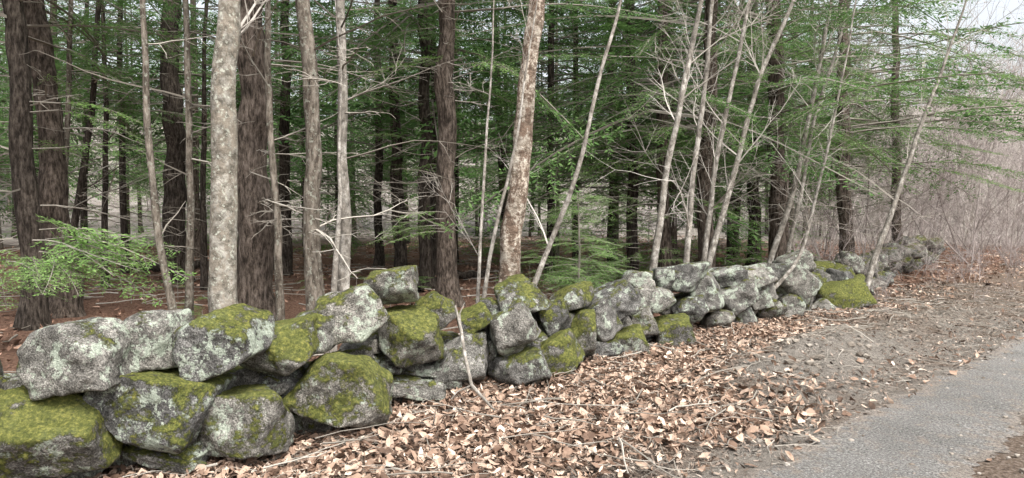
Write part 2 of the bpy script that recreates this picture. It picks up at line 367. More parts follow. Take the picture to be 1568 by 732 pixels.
# ------------------------------------------------------------------ leaves
def leaves(name, xs, ys, size, mat, rg, zoff=(0.0, 0.04), tilt=0.45, curl=1.0, hi=True, parent=None, rr=None):
    m = len(xs); ns = 5 if hi else 3; t = np.linspace(0, 1, ns); w = np.array([0.05, 0.75, 1.0, 0.72, 0.03]) if ns == 5 else np.array([0.1, 1, 0.1])
    L = size*rg.uniform(0.4, 1.5, m); W = L*rg.uniform(0.14, 0.34, m)
    cu = rg.normal(0, 1.4, m)*curl; fo = rg.uniform(-0.3, 1.1, m)*curl
    tt = (t-0.5)[None, :]
    cs = np.where(abs(cu) < .05, .05, cu)[:, None]
    lx = np.sin(tt*cs)/cs*L[:, None]
    lz = (1-np.cos(tt*cs))/cs*L[:, None]
    ww = w[None, :]*W[:, None]*rg.uniform(.5, 1.4, (m, ns))
    mid = np.stack([lx, 0*lx+W[:, None]*rg.normal(0, .15, (m, ns)), lz], -1)
    lf = np.stack([lx, ww*np.cos(fo)[:, None], lz+ww*np.sin(fo)[:, None]], -1)
    rt = np.stack([lx, -ww*np.cos(fo)[:, None]*rg.uniform(.6, 1.2, m)[:, None], lz+ww*np.sin(fo)[:, None]*rg.uniform(.0, 1.2, m)[:, None]], -1)
    V = np.stack([lf, mid, rt], 2)  # m,ns,3,3
    az = rg.uniform(0, 2*math.pi, m); tx = rg.normal(0, tilt, m); ty = rg.normal(0, tilt, m)
    def rot(V, a, i, j):
        c, s = np.cos(a)[:, None, None], np.sin(a)[:, None, None]; A = V[..., i]*c-V[..., j]*s; B = V[..., i]*s+V[..., j]*c
        V = V.copy(); V[..., i] = A; V[..., j] = B; return V
    V = rot(V, tx, 1, 2); V = rot(V, ty, 0, 2); V = rot(V, az, 0, 1)
    z = gz(xs, ys)+rg.uniform(*zoff, m)+0.006
    V[..., 0] += xs[:, None, None]; V[..., 1] += ys[:, None, None]; V[..., 2] += z[:, None, None]
    base = (np.arange(m)*ns*3)[:, None]
    f = []
    for i in range(ns-1):
        for j in (0, 1): f.append([i*3+j, i*3+j+1, (i+1)*3+j+1, (i+1)*3+j])
    f = np.array(f); FF = (base[:, :, None]+f[None]).reshape(-1, 4)
    r = rg.beta(1.7, 1.9, m) if rr is None else rr
    A = np.clip(np.repeat(r, ns*3)+rg.normal(0, 0.05, m*ns*3), 0, 1)
    return obj(name, make_mesh(name, V.reshape(-1, 3), FF, mat, False, {"rnd": A}), parent)
def chips(name, xs, ys, size, mat, rg):
    m = len(xs); c = np.stack([xs, ys, gz(xs, ys)+rg.uniform(.004, .02, m)], 1)
    a = rg.uniform(0, 6.28, m); L = size*rg.uniform(.4, 1.6, m)
    U = np.stack([np.cos(a), np.sin(a), rg.normal(0, .4, m)], 1)*L[:, None]*.5
    W = np.stack([-np.sin(a), np.cos(a), rg.normal(0, .5, m)], 1)*(L*rg.uniform(.12, .5, m))[:, None]*.5
    V = np.stack([c-U, c+W*rg.uniform(.5, 1.3, (m, 1)), c+U, c-W*rg.uniform(.5, 1.3, (m, 1))], 1).reshape(-1, 3)
    obj(name, make_mesh(name, V, np.arange(4*m).reshape(-1, 4), mat, False, {"rnd": np.repeat(rg.beta(1.6, 1.8, m), 4)}))
def scatter(m, s0, s1, t0, t1, rg, dens=None):
    s = rg.uniform(s0, s1, m); t = rg.uniform(t0, t1, m)
    x = R0[0]+s*RN[0]+t*RT[0]; y = R0[1]+s*RN[1]+t*RT[1]
    if dens is not None:
        k = rg.uniform(0, 1, m) < dens(x, y, s, t); x, y = x[k], y[k]
    return x, y
rg = np.random.default_rng(11)
def dverge(x, y, s, t):
    n_ = fbm(np.stack([x, y, 0*x], 1)*0.9, 3, 21)
    e = np.interp(t, [-2, 1, 3, 5, 8, 20], [0.1, 0.4, 1.0, 1.6, 1.9, 1.3])
    d = sstep(e-.5, e+0.7, s+0.6*n_)*(0.85+0.5*n_)+.05
    d = d*(1-0.93*np.clip(bank(x, y)*1.8, 0, 1))
    return d*np.interp(t, [3, 6, 30], [1, .6, .5])
x, y = scatter(52000, -0.1, 3.0, -6, 9, rg, dverge)
leaves("leaf_litter_verge", x, y, 0.082, M_LEAF, rg, (0, 0.05))
x, y = scatter(14000, -0.1, 4.2, 8, 34, rg, dverge)
leaves("leaf_litter_verge", x, y, 0.10, M_LEAF, rg, (0, 0.05), hi=False)
x, y = scatter(2200, -6, 0.3, -6, 20, rg, lambda x, y, s, t: 0.06+0.6*((s < -0.95) & (s > -1.8))+0.8*(s < -2.8))
leaves("leaf_litter_road_strip", x, y, 0.06, M_LEAF, rg, (0.0, 0.02), hi=False)
x, y = scatter(46000, 2.6, 30, -10, 34, rg, lambda x, y, s, t: 0.6+0.5*fbm(np.stack([x, y, 0*x], 1)*0.6, 3, 33))
leaves("leaf_litter_forest", x, y, 0.115, M_LEAFF, rg, (0, 0.03), hi=False, rr=rg.beta(1.6, 2.0, len(x)))
x, y = scatter(100000, -.15, 3.2, -5, 15, rg, lambda x, y, s, t: (sstep(-.15, .4, s)*.9+.06)*(1-.8*np.clip(bank(x, y)*1.3, 0, 1))*np.where((s < 1.0) & (t > 2), .6, 1))
chips("litter_debris", x, y, 0.036, M_DEB, rg)
# pebbles and clods
x, y = scatter(15000, -1.9, 2.0, -4, 14, rg, lambda x, y, s, t: 0.07+0.7*np.clip(bank(x, y), 0, 1)+0.5*np.exp(-(s-0.05)**2/0.05)+.35*np.exp(-(s+1.3)**2/0.2))
b_ = Buf()
zz = gz(x, y)+np.where(sc(x, y) < 0, .012, 0); bk_ = bank(x, y)
for i in range(len(x)):
    r = 0.004+(0.020+.035*min(1, bk_[i]))*rg.random()**5
    b_.add((IC1*rg.uniform(.7, 1.2, (len(IC1), 1)))*r*np.array([1.2, 1, .7])+np.array([x[i], y[i], zz[i]+r*.3]), IC1F, 0, rg.random()*(.7 if bk_[i] > .3 else 1))
mp_, nt_, bb_ = newmat("pebble"); nt_.links.new(ramp(nt_, attr(nt_, "rnd"), [(0, (0.11, 0.09, 0.073)), (.6, (0.26, 0.23, 0.195)), (1, (0.42, 0.39, 0.355))]), bb_.inputs["Base Color"])
obj("gravel", b_.mesh("gravel", [mp_]))
# twigs and sticks on the ground
b_ = Buf()
x, y = scatter(2300, -0.1, 3.0, -5, 14, rg); x2, y2 = scatter(1600, 3, 22, -8, 30, rg); x3, y3 = scatter(110, .6, 2.6, -3, 12, rg); x = np.r_[x, x2, x3]; y = np.r_[y, y2, y3]
for i in range(len(x)):
    a = rg.uniform(0, 6.28); L = rg.uniform(0.08, 0.45) if i < 2300 else (rg.uniform(.3, 1.4) if i < 3900 else rg.uniform(.3, .95))
    pt = path((x[i], y[i], 0), (math.cos(a), math.sin(a), 0), L, 5, 0.14, rg)
    pt[:, 2] = gz(pt[:, 0], pt[:, 1])+0.02+rg.uniform(0, .04)+0.02*rg.random(6)+(.03 if i >= 3900 else 0)
    r0 = rg.uniform(.0015, .004) if i < 2300 else (rg.uniform(.004, .014) if i < 3900 else rg.uniform(.004, .009))
    al = rg.random()
    tube(b_, pt, np.linspace(r0, r0*.4, 6), 5, 0, al)
    if i >= 3900:
        q = path(pt[3], (math.cos(a+.7), math.sin(a+.7), .15), L*.35, 3, .12, rg); tube(b_, q, np.linspace(r0*.6, r0*.25, 4), 4, 0, al)
obj("fallen_twigs", b_.mesh("fallen_twigs", [M_TWIG]))

# ------------------------------------------------------------------ hemlock fronds
def frond(seed, L=1.8, lod=False):
    rg = np.random.default_rng(seed); wood = Buf()
    nm = 5 if lod else 7; tm = np.linspace(0, 1, nm); bend = rg.normal(0, .12)
    def mp(t): return np.array([t*L, bend*t*t*L, -0.16*t*t*L+0.03*math.sin(t*5)])
    tube(wood, [mp(t) for t in tm], np.linspace(.012, .003, nm)*L/1.8, 3, 0, rg.random())
    C = []; D = []; SZ = []
    nsd = int(L/(0.13 if lod else 0.065*(L/1.8)**.5))
    for i in range(nsd):
        t = 0.12+0.88*(i+rg.random()*.6)/nsd; sg = 1 if i % 2 else -1
        l = 0.40*L*min(1, t*2.6)*(1-t)**0.75*rg.uniform(.4, 1.2)+0.05
        if rg.random() < .14: continue
        a = sg*math.radians(rg.uniform(42, 68)); p0 = mp(min(t, 1))
        d = np.array([math.cos(a), math.sin(a), rg.normal(-.08, .08)])
        pe = p0+d*l+np.array([0, 0, -.14*l])
        if not lod: tube(wood, [p0, pe], [.003, .0015], 3, 0, rg.random())
        q = max(2, int(l/(0.07 if lod else 0.032*(L/1.8)**.4)))
        for j in range(q):
            w = (j+.5)/q; c = p0+(pe-p0)*w
            for s2 in (-1, 1):
                aa = a+s2*math.radians(rg.uniform(35, 65))
                C.append(c+rg.normal(0, .008*L/1.8, 3)); D.append([math.cos(aa), math.sin(aa), rg.normal(-.15, .25)])
                SZ.append(rg.uniform(.035, .085)*(1.2-.5*w)*(L/1.8)**.3)
        C.append(pe); D.append(list(d)); SZ.append(.06)
    C = np.array(C); D = np.array(D); D /= np.linalg.norm(D, axis=1)[:, None]; SZ = np.array(SZ)*(1.9 if lod else 1)
    up = np.array([0, 0, 1.])+rg.normal(0, .4, (len(C), 3)); Sd = np.cross(D, up); Sd /= np.linalg.norm(Sd, axis=1)[:, None]
    V = np.stack([C, C+D*SZ[:, None]*.5+Sd*SZ[:, None]*.15, C+D*SZ[:, None], C+D*SZ[:, None]*.5-Sd*SZ[:, None]*.15], 1).reshape(-1, 3)
    F = np.arange(len(V)).reshape(-1, 4); A = np.repeat(rg.uniform(0, 1, len(C)), 4)
    k = 1.8/L      # all templates are normalised to a 1.8 m limb
    return (V*k, F, A), (np.concatenate(wood.V)*k, np.concatenate(wood.F), np.concatenate(wood.A))
FR = [frond(300+i) for i in range(6)]                 # small sprays
FB = [frond(320+i, 3.4) for i in range(5)]            # big limbs, fine leafing
FL = [frond(340+i, 3.2, True) for i in range(6)]      # distant limbs
FS = [frond(360+i, 1.8, True) for i in range(4)]
def place(arr, buf, sc_, az, pitch, roll, loc, m, shift=0.0):
    V, F, A = arr
    V = V*sc_
    c, s = math.cos(roll), math.sin(roll); V = np.stack([V[:, 0], V[:, 1]*c-V[:, 2]*s, V[:, 1]*s+V[:, 2]*c], 1)
    c, s = math.cos(pitch), math.sin(pitch); V = np.stack([V[:, 0]*c-V[:, 2]*s, V[:, 1], V[:, 0]*s+V[:, 2]*c], 1)
    c, s = math.cos(az), math.sin(az); V = np.stack([V[:, 0]*c-V[:, 1]*s, V[:, 0]*s+V[:, 1]*c, V[:, 2]], 1)
    buf.add(V+loc, F, m, np.clip(A*.6+shift, 0, 1))
def crown(seed, H=10.0, nf=95, top=1.7, name="crown", mats=None, rmin=.25, hi=None, lo=None, hi_z=5.0):
    rg = np.random.default_rng(seed); b = Buf()
    for i in range(nf):
        h = H*((i+rg.random())/nf)**1.2; s_ = top*(1-h/H)**.7*rg.uniform(.5, 1.2)+rmin
        az = rg.uniform(0, 6.28); pit = rg.uniform(-.35, .15)+.4*h/H
        st = rg.uniform(0, .6)*s_
        T_ = hi if h < hi_z else lo
        loc = np.array([math.cos(az)*st, math.sin(az)*st, h]); k = rg.integers(0, len(T_)); sh = rg.uniform(0, .4)
        ro = rg.normal(0, .3)
        place(T_[k][0], b, s_, az, pit, ro, loc, 0, sh); place(T_[k][1], b, s_, az, pit, ro, loc, 1)
        if st > .05: tube(b, [[0, 0, h-.05*st], loc], [.014*s_, .012*s_], 3, 1, .4)
    return b.mesh(name, mats or [M_NEED, M_TWIG])
CROWNS = [crown(400+i, 10, 70, hi=FB, lo=FL, hi_z=2.6) for i in range(3)]
CROWNF = [crown(420+i, 10, 80, hi=FL, lo=FL, hi_z=-1) for i in range(3)]
SAPL = [crown(500+i, 3.0, 46, .45, "sapling_crown", [M_NEEDB, M_TWIG], .12, FR, FR) for i in range(2)]
SAPF = [crown(520+i, 3.0, 60, .5, "sapling_crown", [M_NEEDB, M_TWIG], .15, FS, FS) for i in range(2)]

def dead_limb(b, start, az, L, rg, m=1, droop=.03, pitch=0.0, r0=.012, nt=9, tw=2):
    d = (math.cos(az), math.sin(az), pitch)
    pt = path(start, d, L, 6, .10, rg, droop*rg.uniform(-.6, 1.6))
    a = rg.random()
    tube(b, pt, np.linspace(r0, r0*.25, 7), 3, m, a)
    for j in range(nt):
        i = rg.integers(1, 7); p = pt[i]; aa = az+rg.choice([-1, 1])*rg.uniform(.5, 1.1)
        l = L*rg.uniform(.12, .4)*(1.1-i/9)
        q = path(p, (math.cos(aa), math.sin(aa), rg.normal(-.05, .25)), l, 3, .16, rg, .03)
        tube(b, q, np.linspace(r0*.4, r0*.15, 4), 3, m, a)
        for k in range(tw):
            if l < .2: break
            i2 = rg.integers(1, 4); a3 = aa+rg.choice([-1, 1])*rg.uniform(.5, 1.0)
            q2 = path(q[i2], (math.cos(a3), math.sin(a3), rg.normal(0, .3)), l*.5, 2, .15, rg)
            tube(b, q2, np.linspace(r0*.22, r0*.12, 3), 3, m, a)
# random-forest trunks (shared)
def trunk_var(seed, nl=26, bark='dark', H=15, r=.15):
    rg = np.random.default_rng(seed); b = Buf(); z = np.linspace(-.3, H, 34)
    wob = np.cumsum(rg.normal(0, .018, (34, 2)), 0); wob -= wob[1]
    pts = np.stack([wob[:, 0], wob[:, 1], z], 1)
    rad = r*(1-.75*(z/H).clip(0))*(1+.5*np.exp(-z.clip(0)/.25))
    tube(b, pts, rad, 10, 0)
    for i in range(nl):
        h = rg.uniform(.9, 7.0); p = np.array([np.interp(h, z, pts[:, 0]), np.interp(h, z, pts[:, 1]), h])
        dead_limb(b, p, rg.uniform(0, 6.28), rg.uniform(.5, 2.3), rg, 1, .03, rg.uniform(-.2, .35), .012, 5, 0)
    return b.mesh("trunk", [M_BARK[bark], M_TWIG], True)
TRV = [trunk_var(600+i, bark=('dark', 'pine', 'brown', 'dark')[i]) for i in range(4)]

# ------------------------------------------------------------------ hero trees measured from the photo
def hero(kind, pix, depth, wpx, bark, H=12, limbs=20, crown_z=None, crown_s=1.0, seed=0, limb_lo=1.2, limb_hi=7, up=False, Lr=(.6, 2.0), fresh=None, twm=None):
    rg = np.random.default_rng(seed+900)
    wpx = wpx*(.85 if wpx > 18 else .8)
    e = obj(kind, None)
    pts = [P(a, b, depth+0.0) for a, b in pix]      # listed from top to bottom
    pts = pts[::-1]
    base = pts[0]; dirn = (pts[1]-pts[0]); gzv = g1(base[0], base[1])
    if base[2] > gzv:
        k = (base[2]-gzv+.3)/max(.3, dirn[2]); b0 = base-dirn*k*np.array([.6, .6, 1]); pts = [b0]+pts
    top = pts[-1]; dl = pts[-1]-pts[-2]; dl /= np.linalg.norm(dl)
    while top[2] < H:
        dl = dl*.85+np.array([rg.normal(0, .03), rg.normal(0, .03), .18]); dl /= np.linalg.norm(dl); top = top+dl*1.2; pts.append(top)
    pts = np.array(pts)
    z = pts[:, 2]; n_ = int((z[-1]-z[0])/.08); zz = np.linspace(z[0], z[-1], n_)
    X_ = np.interp(zz, z, pts[:, 0]); Y_ = np.interp(zz, z, pts[:, 1])
    ker = np.ones(9)/9
    def sm(a): return np.convolve(np.pad(a, 4, mode='reflect', reflect_type='odd'), ker, 'valid')
    X_ = sm(X_); Y_ = sm(Y_)
    r0 = wpx/2*depth/F_PX
    wa = max(.3*r0, .018)
    X_ = X_+wa*fbm(np.stack([zz*1.3, 0*zz+seed, 0*zz], 1), 3, 3); Y_ = Y_+wa*vn(np.stack([zz*1.1, 0*zz+seed+50, 0*zz], 1), 3)
    tt = (zz-1.6)/(H-1.6)
    rad = r0*np.clip(1-.75*tt, .15, 1.3)*(1+.45*np.exp(-(zz-gzv).clip(0)/.22))
    k = 28 if wpx > 20 else 10
    b = Buf(); tube(b, np.stack([X_, Y_, zz], 1), rad, k, 0)
    V = b.V[0].reshape(n_, k, 3); c = np.stack([X_, Y_, zz], 1)[:, None, :]
    rel = V-c; amp = {'pine': .10, 'dark': .08, 'birch': .14, 'grey': .05}.get(bark, .07)
    fr = rel.reshape(-1, 3)/r0*2.2; fr[:, 2] = V.reshape(-1, 3)[:, 2]*2.5
    disp = 1+amp*fbm(fr+seed*3.3, 3, 13).reshape(n_, k, 1)+.06*vn(V.reshape(-1, 3)*np.array([2.2, 2.2, 3]), 8).reshape(n_, k, 1)
    b.V[0] = (c+rel*disp).reshape(-1, 3)
    obj("trunk", b.mesh("trunk", [M_BARK[bark]], True), e)
    b = Buf()
    for i in range(limbs):
        h = rg.uniform(limb_lo, limb_hi); p = np.array([np.interp(h, zz, X_), np.interp(h, zz, Y_), h]); L = rg.uniform(*Lr)
        if up: upbranch(b, p, rg, L, min(.02, .32*float(np.interp(h, zz, rad))), 1)
        else: dead_limb(b, p, rg.uniform(0, 6.28), L, rg, 0, .035, rg.uniform(-.2, .5), min(.014, .3*r0), 8)
    if limbs:
        for i_, mm_ in enumerate(b.M): b.M[i_] = np.zeros_like(mm_)
        obj("branches", b.mesh("branches", [twm or (M_TWIGP if up else M_TWIG)], False), e)
    if crown_z is not None:
        cx_, cy_ = float(np.interp(crown_z, zz, X_)), float(np.interp(crown_z, zz, Y_))
        CR = CROWNS if depth < 14.5 or seed == 39 else CROWNF
        obj("crown", CR[seed % 3], e, (cx_, cy_, crown_z), (0, 0, seed*1.3), crown_s)
    if fresh:
        nb_, z0, z1, s0, s1 = fresh[:5]; b = Buf(); far = fresh[7] if len(fresh) > 7 else 0
        for i in range(nb_):
            h = rg.uniform(z0, z1); az = rg.uniform(0, 6.28) if len(fresh) < 6 else rg.uniform(fresh[5], fresh[6]); s_ = rg.uniform(s0, s1); st = rg.uniform(.2, 1.0)*s_+rg.uniform(0, far)
            o = np.array([np.interp(h, zz, X_), np.interp(h, zz, Y_), h]); loc = o+np.array([math.cos(az)*st, math.sin(az)*st, rg.uniform(-.1, .1)*st])
            tube(b, [o, loc], [.013*s_, .012*s_], 4, 1, .5); pit = rg.uniform(-.25, .12); ro = rg.normal(0, .3); sh = rg.uniform(0, .4)
            T_ = FB if s_ > .8 else FR; kk = rg.integers(0, 5)
            place(T_[kk][0], b, s_, az, pit, ro, loc, 0, sh); place(T_[kk][1], b, s_, az, pit, ro, loc, 1)
        obj("green_boughs", b.mesh("green_boughs", [M_NEEDB, M_TWIG]), e)
    return e
def upbranch(b, p, rg, L, r, lvl, az=None, sub=4):
    az = rg.uniform(0, 6.28) if az is None else az
    d = np.array([math.cos(az), math.sin(az), rg.uniform(.4, 1.5)])
    pt = path(p, d, L, 6, .09, rg, 0, .03); a = rg.random()
    r = max(r, .003)
    tube(b, pt, np.linspace(r, max(.0016, r*.25), 7), 3, 0, a)
    for j in range(7 if lvl == 1 else 4):
        i = rg.integers(1, 7); l = L*rg.uniform(.25, .55)
        d2 = (pt[i]-pt[i-1]); d2 = d2/np.linalg.norm(d2)+rg.normal(0, .55, 3)
        q = path(pt[i], d2, l, 4, .10, rg, 0, .03); tube(b, q, np.linspace(max(.0022, r*.4), .0014, 5), 3, 0, a)
        for k in range(sub):
            i2 = rg.integers(1, 5); d3 = (q[i2]-q[i2-1]); d3 = d3/np.linalg.norm(d3)+rg.normal(0, .6, 3)
            q3 = path(q[i2], d3, l*.5, 2, .12, rg, 0, .03); tube(b, q3, np.linspace(.0018, .0011, 3), 3, 0, a)

hero("hemlock_tree", [(22,0),(35,200),(47,400)], 8.8, 38, 'dark', 13, 14, 3.9, 1.0, 1, fresh=(8, 2.4, 4.2, .35, .8))
hero("hemlock_tree", [(50,0),(75,200),(92,360)], 9.6, 44, 'pine', 13, 14, 4.4, 1.0, 2)
hero("young_tree", [(108,0),(106,130),(99,275)], 10.5, 12, 'brown', 9, 10, None, 1, 3)
hero("young_tree", [(152,0),(140,180),(112,350)], 12, 13, 'dark', 10, 14, None, 1, 4)
hero("young_tree", [(156,0),(162,180),(160,345)], 14, 11, 'dark', 10, 14, 3.6, .7, 5, fresh=(10, 2.2, 4.2, .35, .8))
hero("young_tree", [(220,0),(228,180),(240,340),(266,470)], 7.0, 14, 'brown', 8, 14, None, 1, 6, Lr=(.3, 1.2))
hero("hemlock_tree", [(262,0),(266,200),(270,365)], 15, 38, 'dark', 15, 24, 4.0, 1.0, 7)
hero("young_tree", [(283,0),(289,200),(291,450)], 8.2, 14, 'brown', 9, 16, None, 1, 8)
hero("young_tree", [(312,50),(312,380)], 13, 11, 'dark', 9, 10, None, 1, 88)
hero("maple_tree", [(352,0),(340,150),(340,300),(348,470)], 6.6, 46, 'grey', 10, 6, None, 1, 9, limb_lo=3.0, up=True)
hero("pine_tree", [(381,0),(388,230),(395,440)], 8.2, 62, 'pine', 15, 14, 6, 1.0, 10)
hero("young_tree", [(408,0),(417,230),(428,450)], 7.6, 14, 'brown', 9, 14, None, 1, 11, Lr=(.3, 1.3))
hero("hemlock_tree", [(437,0),(437,360)], 17, 20, 'dark', 15, 20, 4.2, .9, 12)
hero("maple_tree", [(468,0),(476,200),(484,440)], 7.4, 30, 'brown', 10, 16, None, 1, 13)
hero("young_tree", [(522,0),(526,200),(527,420)], 8.2, 20, 'white', 10, 18, None, 1, 14)
hero("birch_sapling", [(520,130),(519,300),(511,425)], 7.0, 9, 'white', 3.2, 3, None, 1, 15, up=True, Lr=(.3,.8))
hero("hemlock_tree", [(578,0),(580,320)], 20, 16, 'dark', 15, 20, 3.5, 1, 16)
hero("hemlock_tree", [(601,0),(605,160),(610,320)], 16, 22, 'dark', 15, 24, 4.2, 1, 17)
hero("hemlock_tree", [(648,0),(651,180),(652,350)], 13.5, 23, 'dark', 15, 24, 4.4, 1, 18, fresh=(8, 2.2, 4.6, .4, .9))
hero("hemlock_tree", [(681,0),(683,180),(687,385)], 11, 35, 'pine', 15, 24, 4.8, 1, 19, fresh=(6, 2.4, 4.6, .3, .8))
hero("birch_tree", [(822,0),(812,90),(803,200),(792,320),(776,425)], 7.3, 36, 'birch', 9, 5, None, 1, 20, limb_lo=2.6, up=True)
hero("birch_sapling", [(952,0),(928,90),(905,180),(872,300),(820,430)], 7.7, 10, 'white', 6, 6, None, 1, 21, up=True)
hero("young_tree", [(745,250),(735,380),(728,465)], 7.0, 6, 'white', 4.5, 6, None, 1, 22, up=True, limb_lo=1.0, Lr=(.4,1))
hero("young_tree", [(790,230),(757,360),(738,470)], 6.9, 7, 'white', 4.0, 6, None, 1, 23, up=True, limb_lo=1.0, Lr=(.4,1))
hero("birch_tree", [(1075,0),(1048,120),(1022,260),(998,410)], 9.7, 13, 'white', 9, 10, None, 1, 24, up=True)
hero("birch_tree", [(1092,0),(1078,130),(1062,270),(1052,400)], 10, 11, 'white', 9, 10, None, 1, 25, up=True)
hero("birch_tree", [(1150,0),(1120,140),(1092,280),(1076,400)], 10.4, 10, 'white', 9, 10, None, 1, 26, up=True)
hero("birch_tree", [(1215,0),(1165,110),(1128,250),(1086,400)], 10.8, 11, 'white', 9, 10, None, 1, 27, up=True)
hero("birch_tree", [(1272,0),(1245,150),(1218,290),(1182,395)], 12.2, 10, 'white', 9, 10, None, 1, 28, up=True)
hero("birch_tree", [(1285,60),(1250,170),(1225,300),(1205,390)], 12.8, 8, 'white', 9, 10, None, 1, 29, up=True)
hero("young_tree", [(1460,60),(1410,190),(1365,320),(1325,440)], 12.3, 10, 'white', 6, 12, None, 1, 30, up=True)
hero("young_tree", [(1300,60),(1262,260),(1225,400),(1160,465)], 10.4, 6, 'white', 6, 8, None, 1, 31, up=True)
hero("hemlock_tree", [(845,100),(843,330)], 16, 16, 'dark', 14, 24, 3.0, 1, 32, fresh=(10, 1.2, 4.2, .4, .9))
hero("hemlock_tree", [(935,0),(938,330)], 18, 18, 'dark', 14, 24, 2.2, 1.1, 33)
hero("hemlock_tree", [(966,0),(968,350)], 14, 20, 'dark', 14, 24, 2.3, .95, 34, fresh=(14, 1.6, 4.0, .5, 1.0))
hero("hemlock_tree", [(1012,0),(1018,380)], 13, 22, 'pine', 14, 24, 2.8, .9, 35, fresh=(20, 1.8, 5.0, .5, 1.1))
hero("hemlock_tree", [(1088,0),(1082,390)], 12.3, 28, 'pine', 14, 30, 3.2, 1, 36, fresh=(16, 2.4, 5.0, .5, 1.1))
hero("hemlock_tree", [(1188,0),(1192,390)], 13.5, 32, 'pine', 14, 44, 3.2, 1.1, 37, Lr=(.8, 2.8), fresh=(20, 2.6, 5.2, .6, 1.2))
hero("hemlock_tree", [(1150,0),(1155,380)], 20, 22, 'dark', 14, 30, 2.6, 1.1, 38)
hero("hemlock_tree", [(1290,0),(1294,380)], 16.5, 24, 'pine', 14, 40, 3.3, 1.15, 39, Lr=(.8, 3), fresh=(32, 2.2, 6.4, .5, 1.3, -1.2, 1.2, 1.6))
hero("hemlock_tree", [(1372,0),(1372,380)], 20, 18, 'pine', 13, 30, 4.0, 1.15, 40, Lr=(.8, 3))

# random forest behind
rg = np.random.default_rng(77)
cnt = 0; placed = []
for i in range(4000):
    y = rg.uniform(16, 52); x = rg.uniform(-.85*y, .6*y)
    s = sc(x, y)
    if s < 8: continue
    if cnt >= 78: break
    a = x/y*F_PX+784
    if a > 1300 and y > 22: continue
    if any((x-q[0])**2+(y-q[1])**2 < 3.2 for q in placed): continue
    placed.append((x, y))
    cnt += 1
    e = obj("hemlock_tree", None, None, (x, y, g1(x, y)))
    s_ = rg.uniform(.45, 1.05)
    obj("trunk", TRV[rg.integers(0, 4)], e, (0, 0, 0), (rg.normal(0, .02), rg.normal(0, .02), rg.uniform(0, 6)), (s_, s_, 1))
    cz = rg.uniform(1.8, 5.0) if y > 22 else rg.uniform(3.2, 5.5)
    obj("crown", CROWNF[rg.integers(0, 3)], e, (0, 0, cz), (0, 0, rg.uniform(0, 6.28)), rg.uniform(.8, 1.2))
# understory hemlock saplings
for (px, py, d, s_) in [(885,430,9.2,.7),(905,430,9.6,.6),(1000,380,15,1.1),(720,360,20,1.2),(560,360,22,1.1),(300,360,24,1.2),(160,360,22,1.0),(1110,380,17,1.1),(840,380,12,.8),(940,370,16,1.2),(640,360,26,1.3),(470,360,25,1.3),(780,360,24,1.4),(60,360,20,1.1),(900,370,12.5,.9),(1060,380,20,1.4),(370,360,28,1.5),(240,360,30,1.5),(520,360,30,1.6),(680,360,30,1.6),(820,360,30,1.6),(1200,380,18,1.3),(980,380,12,.8)]:
    p = P(px, py, d); obj("hemlock_sapling", (SAPL if d < 14 else SAPF)[int(px) % 2], None, (p[0], p[1], g1(p[0], p[1])-.05), (0, 0, px), s_)
# fresh low boughs
rg = np.random.default_rng(31)
def bough(b, px, py, d, s_, az, pitch=-.05, roll=0.2):
    k = rg.integers(0, 6); loc = P(px, py, d)
    place(FR[k][0], b, s_, az, pitch, roll, loc, 0, rg.uniform(.15, .4)); place(FR[k][1], b, s_, az, pitch, roll, loc, 1)
b = Buf()
for (px, py, az, s_) in [(60,352,.1,.8),(50,368,-.4,.8),(60,385,-.1,.8),(45,395,-.9,.6),(40,395,-2.2,.6),(85,350,.5,.7),(30,380,-1.6,.7),(30,420,-1.0,.5),(75,375,-.7,.8),(20,365,-2.7,.6),(10,400,-.5,.6),(70,372,-.3,.9),(0,425,-.9,.5),(20,440,-.4,.4),(90,390,-.5,.6),(60,340,-.5,.7),(70,400,-.6,.6),(55,410,-1.1,.6),(95,362,-.2,.85),(80,395,-.9,.7)]:
    bough(b, px, py, 7.3, s_, az, rg.uniform(-.2, .05), rg.normal(0, .35))
obj("hemlock_bough", b.mesh("hemlock_bough", [M_NEEDB, M_TWIG]))
b = Buf()
for (px, py, az, s_) in [(680,335,3.1,.55),(680,350,2.6,.5),(682,325,3.6,.5),(692,345,-.5,.3),(680,355,3.9,.55),(668,345,-1.2,.4),(676,345,3.3,.6)]:
    bough(b, px, py, 10.2, s_, az, rg.uniform(-.1, .1), rg.normal(0, .3))
obj("hemlock_bough", b.mesh("hemlock_bough", [M_NEEDB, M_TWIG]))
b = Buf()      # bushy young hemlock behind the middle of the wall
c0 = P(884, 430, 9.0); z0 = g1(c0[0], c0[1])
tube(b, [[c0[0], c0[1], z0-.1], [c0[0]+.03, c0[1], z0+1.0], [c0[0], c0[1], z0+1.75]], [.02, .014, .005], 6, 1, .3)
for i in range(58):
    h = rg.uniform(.5, 1.7); az = rg.uniform(0, 6.28); k = rg.integers(0, 6); s_ = (.48-.14*h)*rg.uniform(.7, 1.25)
    loc = np.array([c0[0]+.02, c0[1], z0+h]); pit = rg.uniform(-.1, .3); ro = rg.normal(0, .3)
    place(FR[k][0], b, s_, az, pit, ro, loc, 0, rg.uniform(.1, .4)); place(FR[k][1], b, s_, az, pit, ro, loc, 1)
obj("hemlock_sapling", b.mesh("hemlock_sapling", [M_NEEDB, M_TWIG]))
b = Buf()      # knee-high seedlings on the forest floor
